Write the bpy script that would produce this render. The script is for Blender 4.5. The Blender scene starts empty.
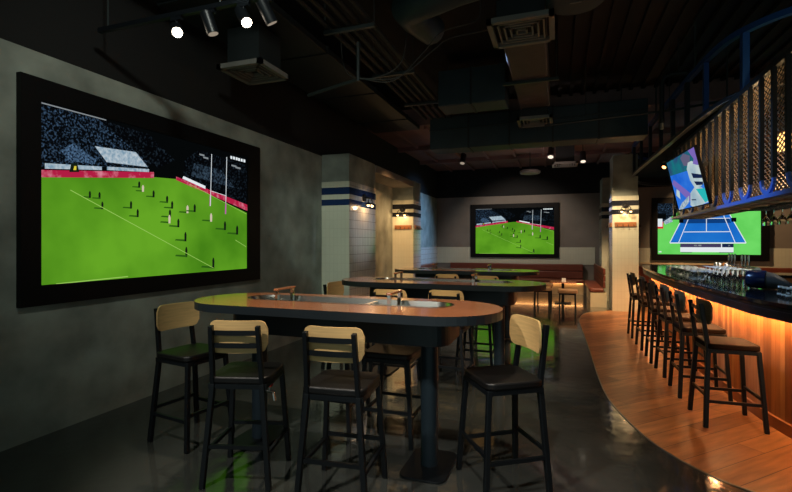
import bpy, math, random
from mathutils import Vector, Matrix
random.seed(7)
C = bpy.context.scene.collection
PI = math.pi
sc = bpy.context.scene

# ------------------------------------------------------------------ materials
def srgb(r, g, b):
    f = lambda c: (c/255/12.92) if c/255 <= .04045 else ((c/255+.055)/1.055)**2.4
    return (f(r), f(g), f(b), 1)

def new_mat(name):
    m = bpy.data.materials.new(name); m.use_nodes = True
    nt = m.node_tree
    return m, nt, nt.nodes['Principled BSDF']

def mat(name, col, rough=.5, metal=0, spec=.5, noise=0, nscale=8, bump=0, bscale=30, coat=0, trans=0, ior=1.45, stretch=None):
    m, nt, b = new_mat(name)
    b.inputs['Base Color'].default_value = col
    b.inputs['Roughness'].default_value = rough
    b.inputs['Metallic'].default_value = metal
    b.inputs['Specular IOR Level'].default_value = spec
    b.inputs['Coat Weight'].default_value = coat
    b.inputs['Coat Roughness'].default_value = .08
    b.inputs['IOR'].default_value = ior
    b.inputs['Transmission Weight'].default_value = trans
    if noise or bump:
        tc = nt.nodes.new('ShaderNodeTexCoord'); mp = nt.nodes.new('ShaderNodeMapping')
        nt.links.new(tc.outputs['Object'], mp.inputs[0])
        if stretch: mp.inputs['Scale'].default_value = stretch
    if noise:
        n = nt.nodes.new('ShaderNodeTexNoise'); n.inputs['Scale'].default_value = nscale
        n.inputs['Detail'].default_value = 6
        r = nt.nodes.new('ShaderNodeValToRGB')
        r.color_ramp.elements[0].position = .3; r.color_ramp.elements[1].position = .7
        r.color_ramp.elements[0].color = tuple(c*(1-noise) for c in col[:3])+(1,)
        r.color_ramp.elements[1].color = tuple(min(1, c*(1+noise)) for c in col[:3])+(1,)
        nt.links.new(mp.outputs[0], n.inputs['Vector']); nt.links.new(n.outputs['Fac'], r.inputs[0])
        nt.links.new(r.outputs[0], b.inputs['Base Color'])
    if bump:
        n2 = nt.nodes.new('ShaderNodeTexNoise'); n2.inputs['Scale'].default_value = bscale
        n2.inputs['Detail'].default_value = 3
        bp = nt.nodes.new('ShaderNodeBump'); bp.inputs['Strength'].default_value = bump; bp.inputs['Distance'].default_value = .02
        nt.links.new(mp.outputs[0], n2.inputs['Vector']); nt.links.new(n2.outputs['Fac'], bp.inputs['Height'])
        nt.links.new(bp.outputs[0], b.inputs['Normal'])
    return m

def emit(name, col, strength=1, noise=0, nscale=20, col2=None, lo=.35, hi=.65):
    m = bpy.data.materials.new(name); m.use_nodes = True
    nt = m.node_tree; nt.nodes.clear()
    o = nt.nodes.new('ShaderNodeOutputMaterial'); e = nt.nodes.new('ShaderNodeEmission')
    e.inputs[0].default_value = col; e.inputs[1].default_value = strength
    nt.links.new(e.outputs[0], o.inputs[0])
    if col2:
        tc = nt.nodes.new('ShaderNodeTexCoord'); n = nt.nodes.new('ShaderNodeTexNoise')
        n.inputs['Scale'].default_value = nscale; n.inputs['Detail'].default_value = 4
        r = nt.nodes.new('ShaderNodeValToRGB')
        r.color_ramp.elements[0].position = lo; r.color_ramp.elements[1].position = hi
        r.color_ramp.elements[0].color = col; r.color_ramp.elements[1].color = col2
        nt.links.new(tc.outputs['Object'], n.inputs['Vector']); nt.links.new(n.outputs['Fac'], r.inputs[0])
        nt.links.new(r.outputs[0], e.inputs[0])
    return m

def brick_mat(name, c1, c2, mortar, w, h, msize, rough, rot=(0,0,0), axes=None, offset=0, bump=.3, spec=.5, coat=0, noise=0):
    m, nt, b = new_mat(name)
    b.inputs['Roughness'].default_value = rough; b.inputs['Specular IOR Level'].default_value = spec
    b.inputs['Coat Weight'].default_value = coat; b.inputs['Coat Roughness'].default_value = .1
    tc = nt.nodes.new('ShaderNodeTexCoord'); mp = nt.nodes.new('ShaderNodeMapping')
    mp.inputs['Rotation'].default_value = rot
    br = nt.nodes.new('ShaderNodeTexBrick'); br.offset = offset
    br.inputs['Color1'].default_value = c1; br.inputs['Color2'].default_value = c2; br.inputs['Mortar'].default_value = mortar
    br.inputs['Scale'].default_value = 1; br.inputs['Mortar Size'].default_value = msize
    br.inputs['Brick Width'].default_value = w; br.inputs['Row Height'].default_value = h
    br.inputs['Bias'].default_value = 0
    if axes:
        sp = nt.nodes.new('ShaderNodeSeparateXYZ'); cb = nt.nodes.new('ShaderNodeCombineXYZ')
        nt.links.new(tc.outputs['Object'], sp.inputs[0])
        nt.links.new(sp.outputs[axes[0]], cb.inputs[0]); nt.links.new(sp.outputs[axes[1]], cb.inputs[1])
        nt.links.new(cb.outputs[0], mp.inputs[0])
    else: nt.links.new(tc.outputs['Object'], mp.inputs[0])
    nt.links.new(mp.outputs[0], br.inputs['Vector'])
    src = br.outputs['Color']
    if noise:
        mp2 = nt.nodes.new('ShaderNodeMapping'); mp2.inputs['Scale'].default_value = (2, 14, 2)
        n = nt.nodes.new('ShaderNodeTexNoise'); n.inputs['Scale'].default_value = 1.5; n.inputs['Detail'].default_value = 6
        mx = nt.nodes.new('ShaderNodeMixRGB'); mx.blend_type = 'MULTIPLY'; mx.inputs[0].default_value = 1
        r = nt.nodes.new('ShaderNodeValToRGB'); r.color_ramp.elements[0].position = .3; r.color_ramp.elements[1].position = .7
        r.color_ramp.elements[0].color = (1-noise,)*3+(1,); r.color_ramp.elements[1].color = (1,1,1,1)
        nt.links.new(mp.outputs[0], mp2.inputs[0]); nt.links.new(mp2.outputs[0], n.inputs['Vector'])
        nt.links.new(n.outputs['Fac'], r.inputs[0]); nt.links.new(src, mx.inputs[1]); nt.links.new(r.outputs[0], mx.inputs[2])
        src = mx.outputs[0]
    nt.links.new(src, b.inputs['Base Color'])
    bp = nt.nodes.new('ShaderNodeBump'); bp.inputs['Strength'].default_value = bump; bp.inputs['Distance'].default_value = .004
    bp.invert = True
    nt.links.new(br.outputs['Fac'], bp.inputs['Height']); nt.links.new(bp.outputs[0], b.inputs['Normal'])
    return m

M = {}
M['plaster'] = mat('grey_plaster', srgb(134,140,130), .8, noise=.33, nscale=2.6, bump=.14, bscale=10)
M['deck'] = mat('soot_black_board', (.0015,.0015,.0015,1), .9, spec=.05)
M['plaster_back'] = mat('warm_grey_plaster', srgb(125,118,110), .85, noise=.12, nscale=1.8, bump=.1, bscale=14)
M['black_wall'] = mat('black_paint', srgb(14,15,15), .8)
M['ceil'] = mat('black_soffit', srgb(10,13,14), .75, noise=.3, nscale=2)
M['slab'] = mat('brown_soffit_panels', srgb(120,92,88), .7, noise=.25, nscale=1.5)
M['duct_teal'] = mat('dark_teal_duct', srgb(38,54,60), .55, noise=.15, nscale=3, bump=.05)
M['duct'] = mat('dark_painted_duct', srgb(24,30,31), .55, noise=.15, nscale=3, bump=.05)
M['duct_brown'] = mat('brownish_duct_wrap', srgb(70,62,60), .6, noise=.2, nscale=4, bump=.2, bscale=6)
M['vent'] = mat('grey_vent_metal', srgb(120,118,112), .45, .2)
M['pipe'] = mat('grey_conduit', srgb(52,60,60), .45, .4)
M['cable'] = mat('dark_cable', srgb(60,66,66), .5)
M['tile_front'] = brick_mat('cream_tiles', srgb(206,206,184), srgb(203,203,181), srgb(190,188,166), .075, .15, .002, .22, axes='XZ', bump=.12)
M['tile_side'] = brick_mat('cream_tiles_side', srgb(196,194,184), srgb(188,186,176), srgb(140,138,130), .075, .15, .004, .14, axes='YZ', bump=.5)
M['stripe'] = mat('navy_glazed_tiles', srgb(20,44,84), .25)
M['stripe_black'] = mat('black_glazed_tiles', srgb(20,24,34), .25)
M['cream'] = mat('cream_panel', srgb(212,196,160), .5, noise=.05, nscale=4)
M['bezel'] = mat('matt_black_screen_frame', srgb(6,6,7), .6, spec=.25)
M['metal'] = mat('black_blue_powder_coat', srgb(15,19,23), .4, .2)
M['pole'] = mat('dark_slate_powder_coat', srgb(34,46,54), .35, .3)
M['leather'] = mat('black_leather', srgb(14,13,13), .45, bump=.08, bscale=120)
M['brown_leather'] = mat('brown_leather', srgb(112,56,40), .38, noise=.12, nscale=5, bump=.08, bscale=60)
M['seat_brown'] = mat('dark_brown_leather', srgb(30,20,13), .75, noise=.15, nscale=10, spec=.12)
M['ply'] = mat('pale_oak_plywood', srgb(212,176,118), .45, noise=.12, nscale=6, stretch=(.6,6,14))
M['ply_dark'] = mat('shaded_oak_plywood', srgb(112,92,64), .4, noise=.2, nscale=6, stretch=(1,1,10))  # same oak as the pale backs, shade put into a darker colour
M['ply_edge'] = mat('plywood', srgb(160,120,80), .5)
M['tabletop'] = mat('oiled_wood_top', srgb(158,100,66), .24, noise=.16, nscale=5, stretch=(.7,9,9), spec=.6, coat=.5)
M['table_edge'] = mat('dark_table_edge', srgb(30,37,42), .4)
M['steel'] = mat('brushed_steel', srgb(200,198,190), .22, 1)
M['chrome'] = mat('chrome', srgb(220,220,215), .1, 1)
M['red'] = mat('red_valve_paint', srgb(170,24,24), .4)
M['counter'] = mat('dark_glossy_stone', srgb(30,30,32), .1, noise=.3, nscale=20, spec=.6)
M['fascia'] = mat('dark_fascia', srgb(24,28,38), .42)
M['plank_b'] = mat('honey_oak_planks_dark', srgb(146,92,50), .5, noise=.28, nscale=3.2, stretch=(3,3,.5))
M['plank_c'] = mat('honey_oak_planks_pale', srgb(186,130,78), .5, noise=.25, nscale=3.2, stretch=(3,3,.5))
M['plank'] = mat('honey_oak_planks', srgb(172,112,62), .5, noise=.28, nscale=3.2, stretch=(3,3,.5))
M['plinth'] = mat('oak_plinth', srgb(150,96,56), .5, noise=.2, nscale=4)
M['blue'] = mat('blue_painted_steel', srgb(26,72,140), .4, .2)
M['blue_light'] = mat('blue_steel_lit', srgb(84,128,224), .35, .2)  # blue paint brightened, the blue light on the rail is in the colour
M['gantry'] = mat('dark_gantry_steel', srgb(52,58,62), .4, .5)
M['mesh'] = mat('expanded_metal', srgb(170,150,122), .4, .4)
M['copper'] = mat('amber_glazed_tumbler', srgb(200,130,60), .2, .4)
M['brass'] = mat('brass', srgb(190,150,80), .25, 1)
M['glass'] = mat('clear_glass', (1,1,1,1), .02, trans=1, ior=1.45)
M['glass_solid'] = mat('clear_glassware', srgb(250,252,250), .02, trans=1, ior=1.25, spec=1)
M['glass_base'] = mat('glass_base_highlight', srgb(232,236,230), .1, spec=1)  # opaque pale colour stands in for highlights in glass bases and rims
M['bucket'] = mat('dark_blue_plastic', srgb(13,26,54), .25)
M['bucket_lid'] = mat('dark_grey_plastic', srgb(58,62,62), .45)
M['rack'] = mat('oak_rack', srgb(150,98,58), .5, noise=.2, nscale=8)
M['white'] = mat('white_card', srgb(225,222,215), .5)
M['tan_seat'] = mat('tan_upholstery', srgb(150,116,84), .5)
M['floor_trim'] = mat('metal_floor_trim', srgb(150,150,145), .35, .8)

def floor_mat():
    m, nt, b = new_mat('polished_concrete')
    tc = nt.nodes.new('ShaderNodeTexCoord')
    n = nt.nodes.new('ShaderNodeTexNoise'); n.inputs['Scale'].default_value = .9; n.inputs['Detail'].default_value = 8
    r = nt.nodes.new('ShaderNodeValToRGB')
    r.color_ramp.elements[0].position = .3; r.color_ramp.elements[1].position = .72
    r.color_ramp.elements[0].color = srgb(40,43,41); r.color_ramp.elements[1].color = srgb(64,66,62)
    nt.links.new(tc.outputs['Object'], n.inputs['Vector']); nt.links.new(n.outputs['Fac'], r.inputs[0])
    nt.links.new(r.outputs[0], b.inputs['Base Color'])
    b.inputs['Coat Weight'].default_value = .5; b.inputs['Coat Roughness'].default_value = .06
    n3 = nt.nodes.new('ShaderNodeTexNoise'); n3.inputs['Scale'].default_value = 3.0; n3.inputs['Detail'].default_value = 5
    mr = nt.nodes.new('ShaderNodeMapRange'); mr.inputs['From Min'].default_value=.3; mr.inputs['From Max'].default_value=.7
    mr.inputs['To Min'].default_value = .06; mr.inputs['To Max'].default_value = .22; b.inputs['Specular IOR Level'].default_value = .8
    nt.links.new(tc.outputs['Object'], n3.inputs['Vector']); nt.links.new(n3.outputs['Fac'], mr.inputs[0])
    nt.links.new(mr.outputs[0], b.inputs['Roughness'])
    n2 = nt.nodes.new('ShaderNodeTexNoise'); n2.inputs['Scale'].default_value = 7; n2.inputs['Detail'].default_value = 2
    bp = nt.nodes.new('ShaderNodeBump'); bp.inputs['Strength'].default_value = .16; bp.inputs['Distance'].default_value = .02
    nt.links.new(tc.outputs['Object'], n2.inputs['Vector']); nt.links.new(n2.outputs['Fac'], bp.inputs['Height'])
    nt.links.new(bp.outputs[0], b.inputs['Normal'])
    return m
M['floor'] = floor_mat()
M['woodfloor'] = brick_mat('oak_floor_boards', srgb(196,140,88), srgb(150,98,58), srgb(70,44,28), 1.5, .19, .003, .34, (0,0,-.78), offset=.4, bump=.15, noise=.5)

# ------------------------------------------------------------------ mesh builder
class MB:
    def __init__(s): s.v = []; s.f = []; s.m = []
    def add(s, vs, fs, mi=0):
        o = len(s.v); s.v += [tuple(p) for p in vs]
        for f in fs: s.f.append(tuple(i+o for i in f)); s.m.append(mi)
        return s
    def box(s, x0, x1, y0, y1, z0, z1, mi=0):
        return s.add([(x0,y0,z0),(x1,y0,z0),(x1,y1,z0),(x0,y1,z0),(x0,y0,z1),(x1,y0,z1),(x1,y1,z1),(x0,y1,z1)],
                     [(0,3,2,1),(4,5,6,7),(0,1,5,4),(1,2,6,5),(2,3,7,6),(3,0,4,7)], mi)
    def bar(s, p0, p1, w, h, up=(0,0,1), mi=0):
        p0 = Vector(p0); p1 = Vector(p1); d = (p1-p0).normalized(); u = Vector(up)
        if abs(d.dot(u)) > .98: u = Vector((0,1,0))
        a = d.cross(u).normalized(); b = a.cross(d).normalized()
        q = []
        for p in (p0, p1):
            for i, j in ((-1,-1),(1,-1),(1,1),(-1,1)): q.append(p+a*w/2*i+b*h/2*j)
        return s.add(q, [(0,1,2,3),(7,6,5,4),(0,4,5,1),(1,5,6,2),(2,6,7,3),(3,7,4,0)], mi)
    def cyl(s, p0, p1, r0, r1=None, n=14, mi=0, caps=True):
        r1 = r0 if r1 is None else r1
        p0 = Vector(p0); p1 = Vector(p1); d = (p1-p0).normalized()
        u = Vector((0,0,1)) if abs(d.z) < .95 else Vector((1,0,0))
        a = d.cross(u).normalized(); b = d.cross(a).normalized()
        q = []
        for p, r in ((p0,r0),(p1,r1)):
            for i in range(n):
                t = 2*PI*i/n; q.append(p+a*math.cos(t)*r+b*math.sin(t)*r)
        fs = [(i,(i+1)%n,n+(i+1)%n,n+i) for i in range(n)]
        if caps: fs += [tuple(range(n-1,-1,-1)), tuple(range(n,2*n))]
        return s.add(q, fs, mi)
    def tube(s, path, r, n=8, mi=0):
        path = [Vector(p) for p in path]; q = []; a = None
        for k, p in enumerate(path):
            d = (path[min(k+1,len(path)-1)]-path[max(k-1,0)]).normalized()
            if a is None:
                u = Vector((0,0,1)) if abs(d.z) < .95 else Vector((1,0,0)); a = d.cross(u).normalized()
            else: a = (a-d*a.dot(d)).normalized()
            b = d.cross(a)
            for i in range(n):
                t = 2*PI*i/n; q.append(p+a*math.cos(t)*r+b*math.sin(t)*r)
        fs = []
        for k in range(len(path)-1):
            for i in range(n): fs.append((k*n+i,k*n+(i+1)%n,(k+1)*n+(i+1)%n,(k+1)*n+i))
        fs += [tuple(range(n-1,-1,-1)), tuple(range((len(path)-1)*n, len(path)*n))]
        return s.add(q, fs, mi)
    def lathe(s, prof, o=(0,0,0), n=16, mi=0):
        q = []; fs = []
        for r, z in prof:
            for i in range(n):
                t = 2*PI*i/n; q.append((o[0]+r*math.cos(t), o[1]+r*math.sin(t), o[2]+z))
        for k in range(len(prof)-1):
            for i in range(n): fs.append((k*n+i,k*n+(i+1)%n,(k+1)*n+(i+1)%n,(k+1)*n+i))
        return s.add(q, fs, mi)
    def prism(s, poly, z0, z1, mi=0, mside=None):
        n = len(poly); mside = mi if mside is None else mside
        o = len(s.v); s.v += [(x,y,z0) for x,y in poly]+[(x,y,z1) for x,y in poly]
        s.f.append(tuple(o+i for i in range(n-1,-1,-1))); s.m.append(mside)
        s.f.append(tuple(o+n+i for i in range(n))); s.m.append(mi)
        for i in range(n):
            s.f.append((o+i,o+(i+1)%n,o+n+(i+1)%n,o+n+i)); s.m.append(mside)
        return s
    def strip(s, A, B, z0, z1, mi=0):
        """solid between two plan paths of the same number of points"""
        n = len(A)
        vs = [(x,y,z0) for x,y in A]+[(x,y,z0) for x,y in B]+[(x,y,z1) for x,y in A]+[(x,y,z1) for x,y in B]
        fs = []
        for i in range(n-1):
            fs += [(i,i+1,n+i+1,n+i),(2*n+i,3*n+i,3*n+i+1,2*n+i+1),(i,2*n+i,2*n+i+1,i+1),(n+i,n+i+1,3*n+i+1,3*n+i)]
        fs += [(0,n,3*n,2*n),(n-1,3*n-1,4*n-1,2*n-1)]
        return s.add(vs, fs, mi)
    def build(s, name, mats, parent=None, loc=(0,0,0), rot=(0,0,0), bevel=0, smooth=None, seg=2):
        me = bpy.data.meshes.new(name); me.from_pydata(s.v, [], s.f)
        mats = mats if isinstance(mats, (list,tuple)) else [mats]
        for m in mats: me.materials.append(M[m] if isinstance(m, str) else m)
        me.polygons.foreach_set('material_index', s.m)
        import bmesh
        bm = bmesh.new(); bm.from_mesh(me); bmesh.ops.recalc_face_normals(bm, faces=bm.faces); bm.to_mesh(me); bm.free()
        if smooth is not None:
            me.shade_smooth(); me.set_sharp_from_angle(angle=math.radians(smooth))
        me.update()
        o = bpy.data.objects.new(name, me); C.objects.link(o)
        if parent: o.parent = parent
        o.location = loc; o.rotation_euler = rot
        if bevel:
            b = o.modifiers.new('edge', 'BEVEL'); b.width = bevel; b.segments = seg; b.limit_method = 'ANGLE'; b.angle_limit = math.radians(50)
        return o

def tag(o, label=None, cat=None, group=None, kind=None):
    if label: o['label'] = label
    if cat: o['category'] = cat
    if group: o['group'] = group
    if kind: o['kind'] = kind
    return o
def struct(o, label=None):
    o['kind'] = 'structure'
    if label: o['label'] = label
    return o
def thing(name, label, cat, loc=(0,0,0), rz=0, group=None):
    o = bpy.data.objects.new(name, None); C.objects.link(o); o.empty_display_size = .1
    o.location = loc; o.rotation_euler = (0,0,rz)
    return tag(o, label, cat, group)
def dup(root, loc, rz=None, label=None, group=None, rot=None):
    r = root.copy(); C.objects.link(r); r.location = loc
    if rz is not None: r.rotation_euler = (0,0,rz)
    if rot is not None: r.rotation_euler = rot
    if label: r['label'] = label
    if group: r['group'] = group
    for ch in list(root.children):
        c = ch.copy(); C.objects.link(c); c.parent = r
        for g in list(ch.children):
            d = g.copy(); C.objects.link(d); d.parent = c
    return r

def catmull(P, n=8, closed=False):
    out = []; N = len(P)
    for i in range(N-1):
        p0 = P[max(i-1,0)]; p1 = P[i]; p2 = P[i+1]; p3 = P[min(i+2,N-1)]
        for k in range(n):
            t = k/n
            out.append(tuple(.5*((2*b)+(-a+c)*t+(2*a-5*b+4*c-d)*t*t+(-a+3*b-3*c+d)*t**3) for a,b,c,d in zip(p0,p1,p2,p3)))
    out.append(tuple(P[-1])); return out
def resample(P, n):
    L = [0]
    for a, b in zip(P, P[1:]): L.append(L[-1]+math.dist(a, b))
    out = []; j = 0
    for k in range(n):
        t = L[-1]*k/(n-1)
        while j < len(P)-2 and L[j+1] < t: j += 1
        u = (t-L[j])/max(1e-9, L[j+1]-L[j])
        out.append(tuple(a+(b-a)*u for a, b in zip(P[j], P[j+1])))
    return out
def offset(P, d):
    out = []
    for i, p in enumerate(P):
        a = P[max(i-1,0)]; b = P[min(i+1,len(P)-1)]
        tx, ty = b[0]-a[0], b[1]-a[1]; L = math.hypot(tx, ty)
        out.append((p[0]-ty/L*d, p[1]+tx/L*d))
    return out
def stadium(a, r, n=20, cx=0, cy=0):
    P = []
    for k in range(n+1):
        t = -PI/2+PI*k/n; P.append((cx+(a-r)+r*math.cos(t), cy+r*math.sin(t)))
    for k in range(n+1):
        t = PI/2+PI*k/n; P.append((cx-(a-r)+r*math.cos(t), cy+r*math.sin(t)))
    return P
def rrect(hx, hy, r, n=6, cx=0, cy=0):
    P = []
    for sx, sy, a0 in ((1,-1,-PI/2),(1,1,0),(-1,1,PI/2),(-1,-1,PI)):
        for k in range(n+1):
            t = a0+PI/2*k/n; P.append((cx+sx*(hx-r)+r*math.cos(t), cy+sy*(hy-r)+r*math.sin(t)))
    return P

# ------------------------------------------------------------------ setting
WX = -3.903; BY = 15.3; BARW = 14.0; CZ = 4.35
struct(MB().box(WX-.2, 7, -2.5, 15.6, -.2, 0).build('floor', 'floor'), 'dark polished concrete floor')
edge_pts = catmull([(1.14,11.6),(.6,11.0),(.41,10.0),(.41,9.2),(.437,7.2),(.448,5.68),(.5,4.87),(.68,4.08),(.915,3.65),(1.157,3.44),(1.6,3.27),(2.5,3.18),(7,3.15)], 6)
wp = edge_pts+[(7,13.98),(1.7,13.98),(1.7,11.6)]
struct(MB().prism(wp, -.05, .003).build('floor', 'woodfloor'), 'oak board floor around the bar')
struct(MB().strip(edge_pts, offset(edge_pts, -.012), -.02, .006).build('trim_1', 'floor_trim'), 'thin metal strip between concrete and oak floors')
struct(MB().box(WX-.2, WX, -2.5, BY+.2, 0, 3.07).build('wall_left', 'plaster'), 'grey plaster wall with the large screen')
struct(MB().box(WX-.2, WX, -2.5, BY+.2, 3.07, CZ).build('wall_left_upper', 'black_wall'))
struct(MB().box(WX, 1.75, BY, BY+.2, 0, 3.08).build('wall_back', 'plaster_back'), 'grey plaster wall behind the leather bench')
struct(MB().box(WX, 1.75, BY, BY+.2, 3.08, CZ).build('wall_back_upper', 'black_wall'))
struct(MB().box(1.75, 7, BARW, BARW+.2, 0, 3.06).build('wall_bar', 'plaster_back'), 'grey plaster wall behind the bar')
struct(MB().box(1.75, 7, BARW, BARW+.2, 3.06, CZ).build('wall_bar_upper', 'black_wall'))
struct(MB().box(7, 7.2, -2.5, BARW+.2, 0, CZ).build('wall_right', 'black_wall'))
# ceiling slab with ribbed decking
b = MB().box(WX-.2, 7.2, -2.5, 9.2, CZ, CZ+.1)
for i in range(34):
    x = -.2+i*.2; b.box(x, x+.06, 3.5, 9.2, CZ-.05, CZ)
struct(b.build('ceiling', 'ceil'))
b = MB().box(WX-.2, 7.2, 9.2, 15.6, CZ-.35, CZ+.1)
for i in range(9): b.box(-3.4+i*.75, -3.34+i*.75, 9.3, 15.2, CZ-.41, CZ-.35)
for y in (11.2, 13.2): b.box(WX, 3, y, y+.12, CZ-.45, CZ-.35)
struct(b.build('ceiling', 'slab'))
# low bulkhead above the wall recess between the two columns
struct(MB().box(WX, WX+.55, 8.37, 10.83, 2.93, 3.07).build('trim_2', 'plaster_back'))
# cream tile dado behind the benches
struct(MB().box(WX, WX+.02, 11.5, BY, .88, 1.415).build('trim_3', 'tile_side'), 'band of cream tiles on the side wall')
struct(MB().box(WX+.02, 1.07, BY-.02, BY, .88, 1.415).build('trim_4', 'tile_front'), 'band of cream tiles on the end wall')
struct(MB().box(1.85, 7, BARW-.02, BARW, .88, 1.415).build('trim_5', 'tile_front'), 'band of cream tiles behind the bar')
struct(MB().box(1.85, 4.0, BARW-.06, BARW-.02, .98, 1.03).build('trim_6', 'cream'))

def column(name, x0, x1, y0, y1, top, stripe, label):
    o = thing(name, label, 'column'); o['kind'] = 'structure'
    sh = MB().box(x0, x1, y0, y1, 0, top).build('shaft', 'plaster', o)
    e = .012
    cl = MB()
    def ring(z0, z1, e):
        cl.add([(x0-e,y0-e,z0),(x1+e,y0-e,z0),(x1+e,y0-e,z1),(x0-e,y0-e,z1)], [(0,1,2,3)], 0)
        cl.add([(x1+e,y0-e,z0),(x1+e,y1,z0),(x1+e,y1,z1),(x1+e,y0-e,z1)], [(0,1,2,3)], 1)
        cl.add([(x0-e,y0-e,z0),(x0-e,y1,z0),(x0-e,y1,z1),(x0-e,y0-e,z1)], [(0,1,2,3)], 1)
        cl.add([(x0-e,y0-e,z1),(x1+e,y0-e,z1),(x1+e,y1,z1),(x0-e,y1,z1)], [(0,1,2,3)], 0)
    ring(0, 2.614, e)
    cl.build('tile_cladding', ['tile_front','tile_side'], o)
    for z0, z1 in ((2.391, 2.511), (2.202, 2.305)):
        e2 = e+.004
        MB().box(x0-e2, x1+e2, y0-e2, y1, z0, z1).build('stripe', stripe, o)
    return o
column('column', WX, -3.383, 7.177, 8.367, 3.09, 'stripe', 'cream tiled column with two navy stripes against the plaster wall')
column('column', WX, -3.37, 10.83, 11.48, 3.09, 'stripe_black', 'tiled column with black stripes beyond the navy striped one')
column('column', 1.18, 1.69, 11.52, 12.2, 3.55, 'stripe_black', 'free standing tiled column at the end of the bar stools')
column('column', 1.12, 1.75, 13.5, 14.2, 3.3, 'stripe_black', 'tiled column behind the free standing one, beside the bench')

# ------------------------------------------------------------------ screens
E = {}
E['grass'] = emit('screen_grass', srgb(68,128,22), 1, nscale=1.1, col2=srgb(100,164,36))
E['grass_dark'] = emit('screen_grass_mown', srgb(74,138,24), 1, nscale=3, col2=srgb(92,160,34))
E['crowd'] = emit('screen_crowd', srgb(6,8,11), 1, nscale=55, col2=srgb(74,104,136), lo=.5, hi=.82)
E['crowd_dark'] = emit('screen_crowd_dark', srgb(4,5,7), 1, nscale=45, col2=srgb(40,54,66), lo=.52, hi=.85)
E['black'] = emit('screen_black', srgb(5,7,8), 1)
E['white'] = emit('screen_white', srgb(225,232,236), 1)
E['paleblue'] = emit('screen_pale_blue', srgb(120,150,170), 1, nscale=30, col2=srgb(186,198,206))
E['seatblue'] = emit('screen_seat_blue', srgb(14,22,34), 1, nscale=60, col2=srgb(90,124,160), lo=.4, hi=.7)
E['seatdim'] = emit('screen_seat_dim', srgb(10,14,20), 1, nscale=40, col2=srgb(60,80,98), lo=.4, hi=.75)
E['pink'] = emit('screen_pink', srgb(176,28,66), 1, nscale=14, col2=srgb(216,130,150), lo=.5, hi=.75)
E['pad'] = emit('screen_post_pad', srgb(190,90,170), 1)
E['line'] = emit('screen_field_line', srgb(150,196,90), 1)
E['player'] = emit('screen_player_dark', srgb(18,28,18), 1)
E['player_w'] = emit('screen_player_pale', srgb(206,190,170), 1)
E['shadow'] = emit('screen_player_shade', srgb(44,92,20), 1)
E['yellow'] = emit('screen_yellow', srgb(220,200,60), 1)
E['court'] = emit('screen_court_blue', srgb(24,104,196), 1, nscale=1.5, col2=srgb(32,118,206))
E['court_dark'] = emit('screen_court_deep', srgb(20,84,170), 1)
E['tgreen'] = emit('screen_tennis_green', srgb(92,200,84), 1, nscale=1.5, col2=srgb(110,216,100))
E['net'] = emit('screen_net', srgb(14,60,120), 1)
E['purple'] = emit('screen_score_purple', srgb(66,58,92), 1)
E['grey'] = emit('screen_score_grey', srgb(130,136,140), 1)
E['sky'] = emit('screen_blue', srgb(28,96,206), 1, nscale=3, col2=srgb(60,130,226))
E['teal'] = emit('screen_teal', srgb(24,110,120), 1, nscale=6, col2=srgb(40,70,110))
E['mauve'] = emit('screen_mauve', srgb(120,100,180), 1)
E['ivory'] = emit('screen_ivory', srgb(190,206,206), 1, nscale=5, col2=srgb(150,176,190))
E['turq'] = emit('screen_turquoise', srgb(40,180,180), 1)
E['navy'] = emit('screen_navy', srgb(20,34,70), 1)
E['violetgrey'] = emit('screen_violet_grey', srgb(96,92,120), 1)
E['redw'] = emit('screen_red', srgb(210,50,50), 1)

class Pic:
    """flat picture: polygons in picture coordinates u (0..1 across) and v (0..1 up)"""
    def __init__(s): s.L = []
    def poly(s, pts, m): s.L.append((pts, m)); return s
    def rect(s, u0, v0, u1, v1, m): return s.poly([(u0,v0),(u1,v0),(u1,v1),(u0,v1)], m)
    def line(s, a, b, w, m, asp=1.7):
        dx, dy = (b[0]-a[0])*asp, b[1]-a[1]; L = math.hypot(dx, dy); nx, ny = -dy/L*w/2/asp, dx/L*w/2
        return s.poly([(a[0]-nx,a[1]-ny),(b[0]-nx,b[1]-ny),(b[0]+nx,b[1]+ny),(a[0]+nx,a[1]+ny)], m)
    def build(s, O, U, V, N, parent):
        O, U, V, N = map(Vector, (O,U,V,N)); N = N.normalized()
        names = []; mb = MB()
        for k, (pts, m) in enumerate(s.L):
            if m not in names: names.append(m)
            q = [O+U*u+V*v+N*(.0008*(k//1) if k < 12 else .0096+.0006*(k%7)) for u, v in pts]
            mb.add(q, [tuple(range(len(q)))], names.index(m))
        me = bpy.data.meshes.new('screen'); me.from_pydata(mb.v, [], mb.f)
        for n in names: me.materials.append(E[n])
        me.polygons.foreach_set('material_index', mb.m); me.update()
        o = bpy.data.objects.new('screen', me); C.objects.link(o); o.parent = parent
        return o

# picture coordinates of the rugby broadcast, taken on the wall plane of the large screen
def wall_uv(px, py):
    th = math.atan(162/460); c, s = math.cos(th), math.sin(th)
    u = (px-396)/460; v = (243-py)/460
    d = (u*c-s, u*s+c, v); t = (WX+.05)/d[0]
    return ((d[1]*t-2.50)/2.57, (1.55+d[2]*t-1.215)/1.465)
R = Pic()
q = lambda *pts: [(min(1, max(0, a)), min(1, max(0, b))) for a, b in (wall_uv(*p) for p in pts)]
R.poly([(0,0),(1,0),(1,1),(0,1)], 'black')
R.poly(q((38,300),(38,176),(155,177),(178,179),(250,213),(250,300)), 'grass')
R.poly(q((40,166),(40,103),(100,119),(150,163),(150,167)), 'crowd')
R.poly(q((100,119),(150,134),(176,160),(160,168),(150,163)), 'crowd_dark')
R.poly(q((184,180),(186,160),(200,150),(250,166),(250,204)), 'crowd_dark')
R.poly(q((62,150),(75,143),(98,160),(96,164),(70,161)), 'seatblue')
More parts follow.
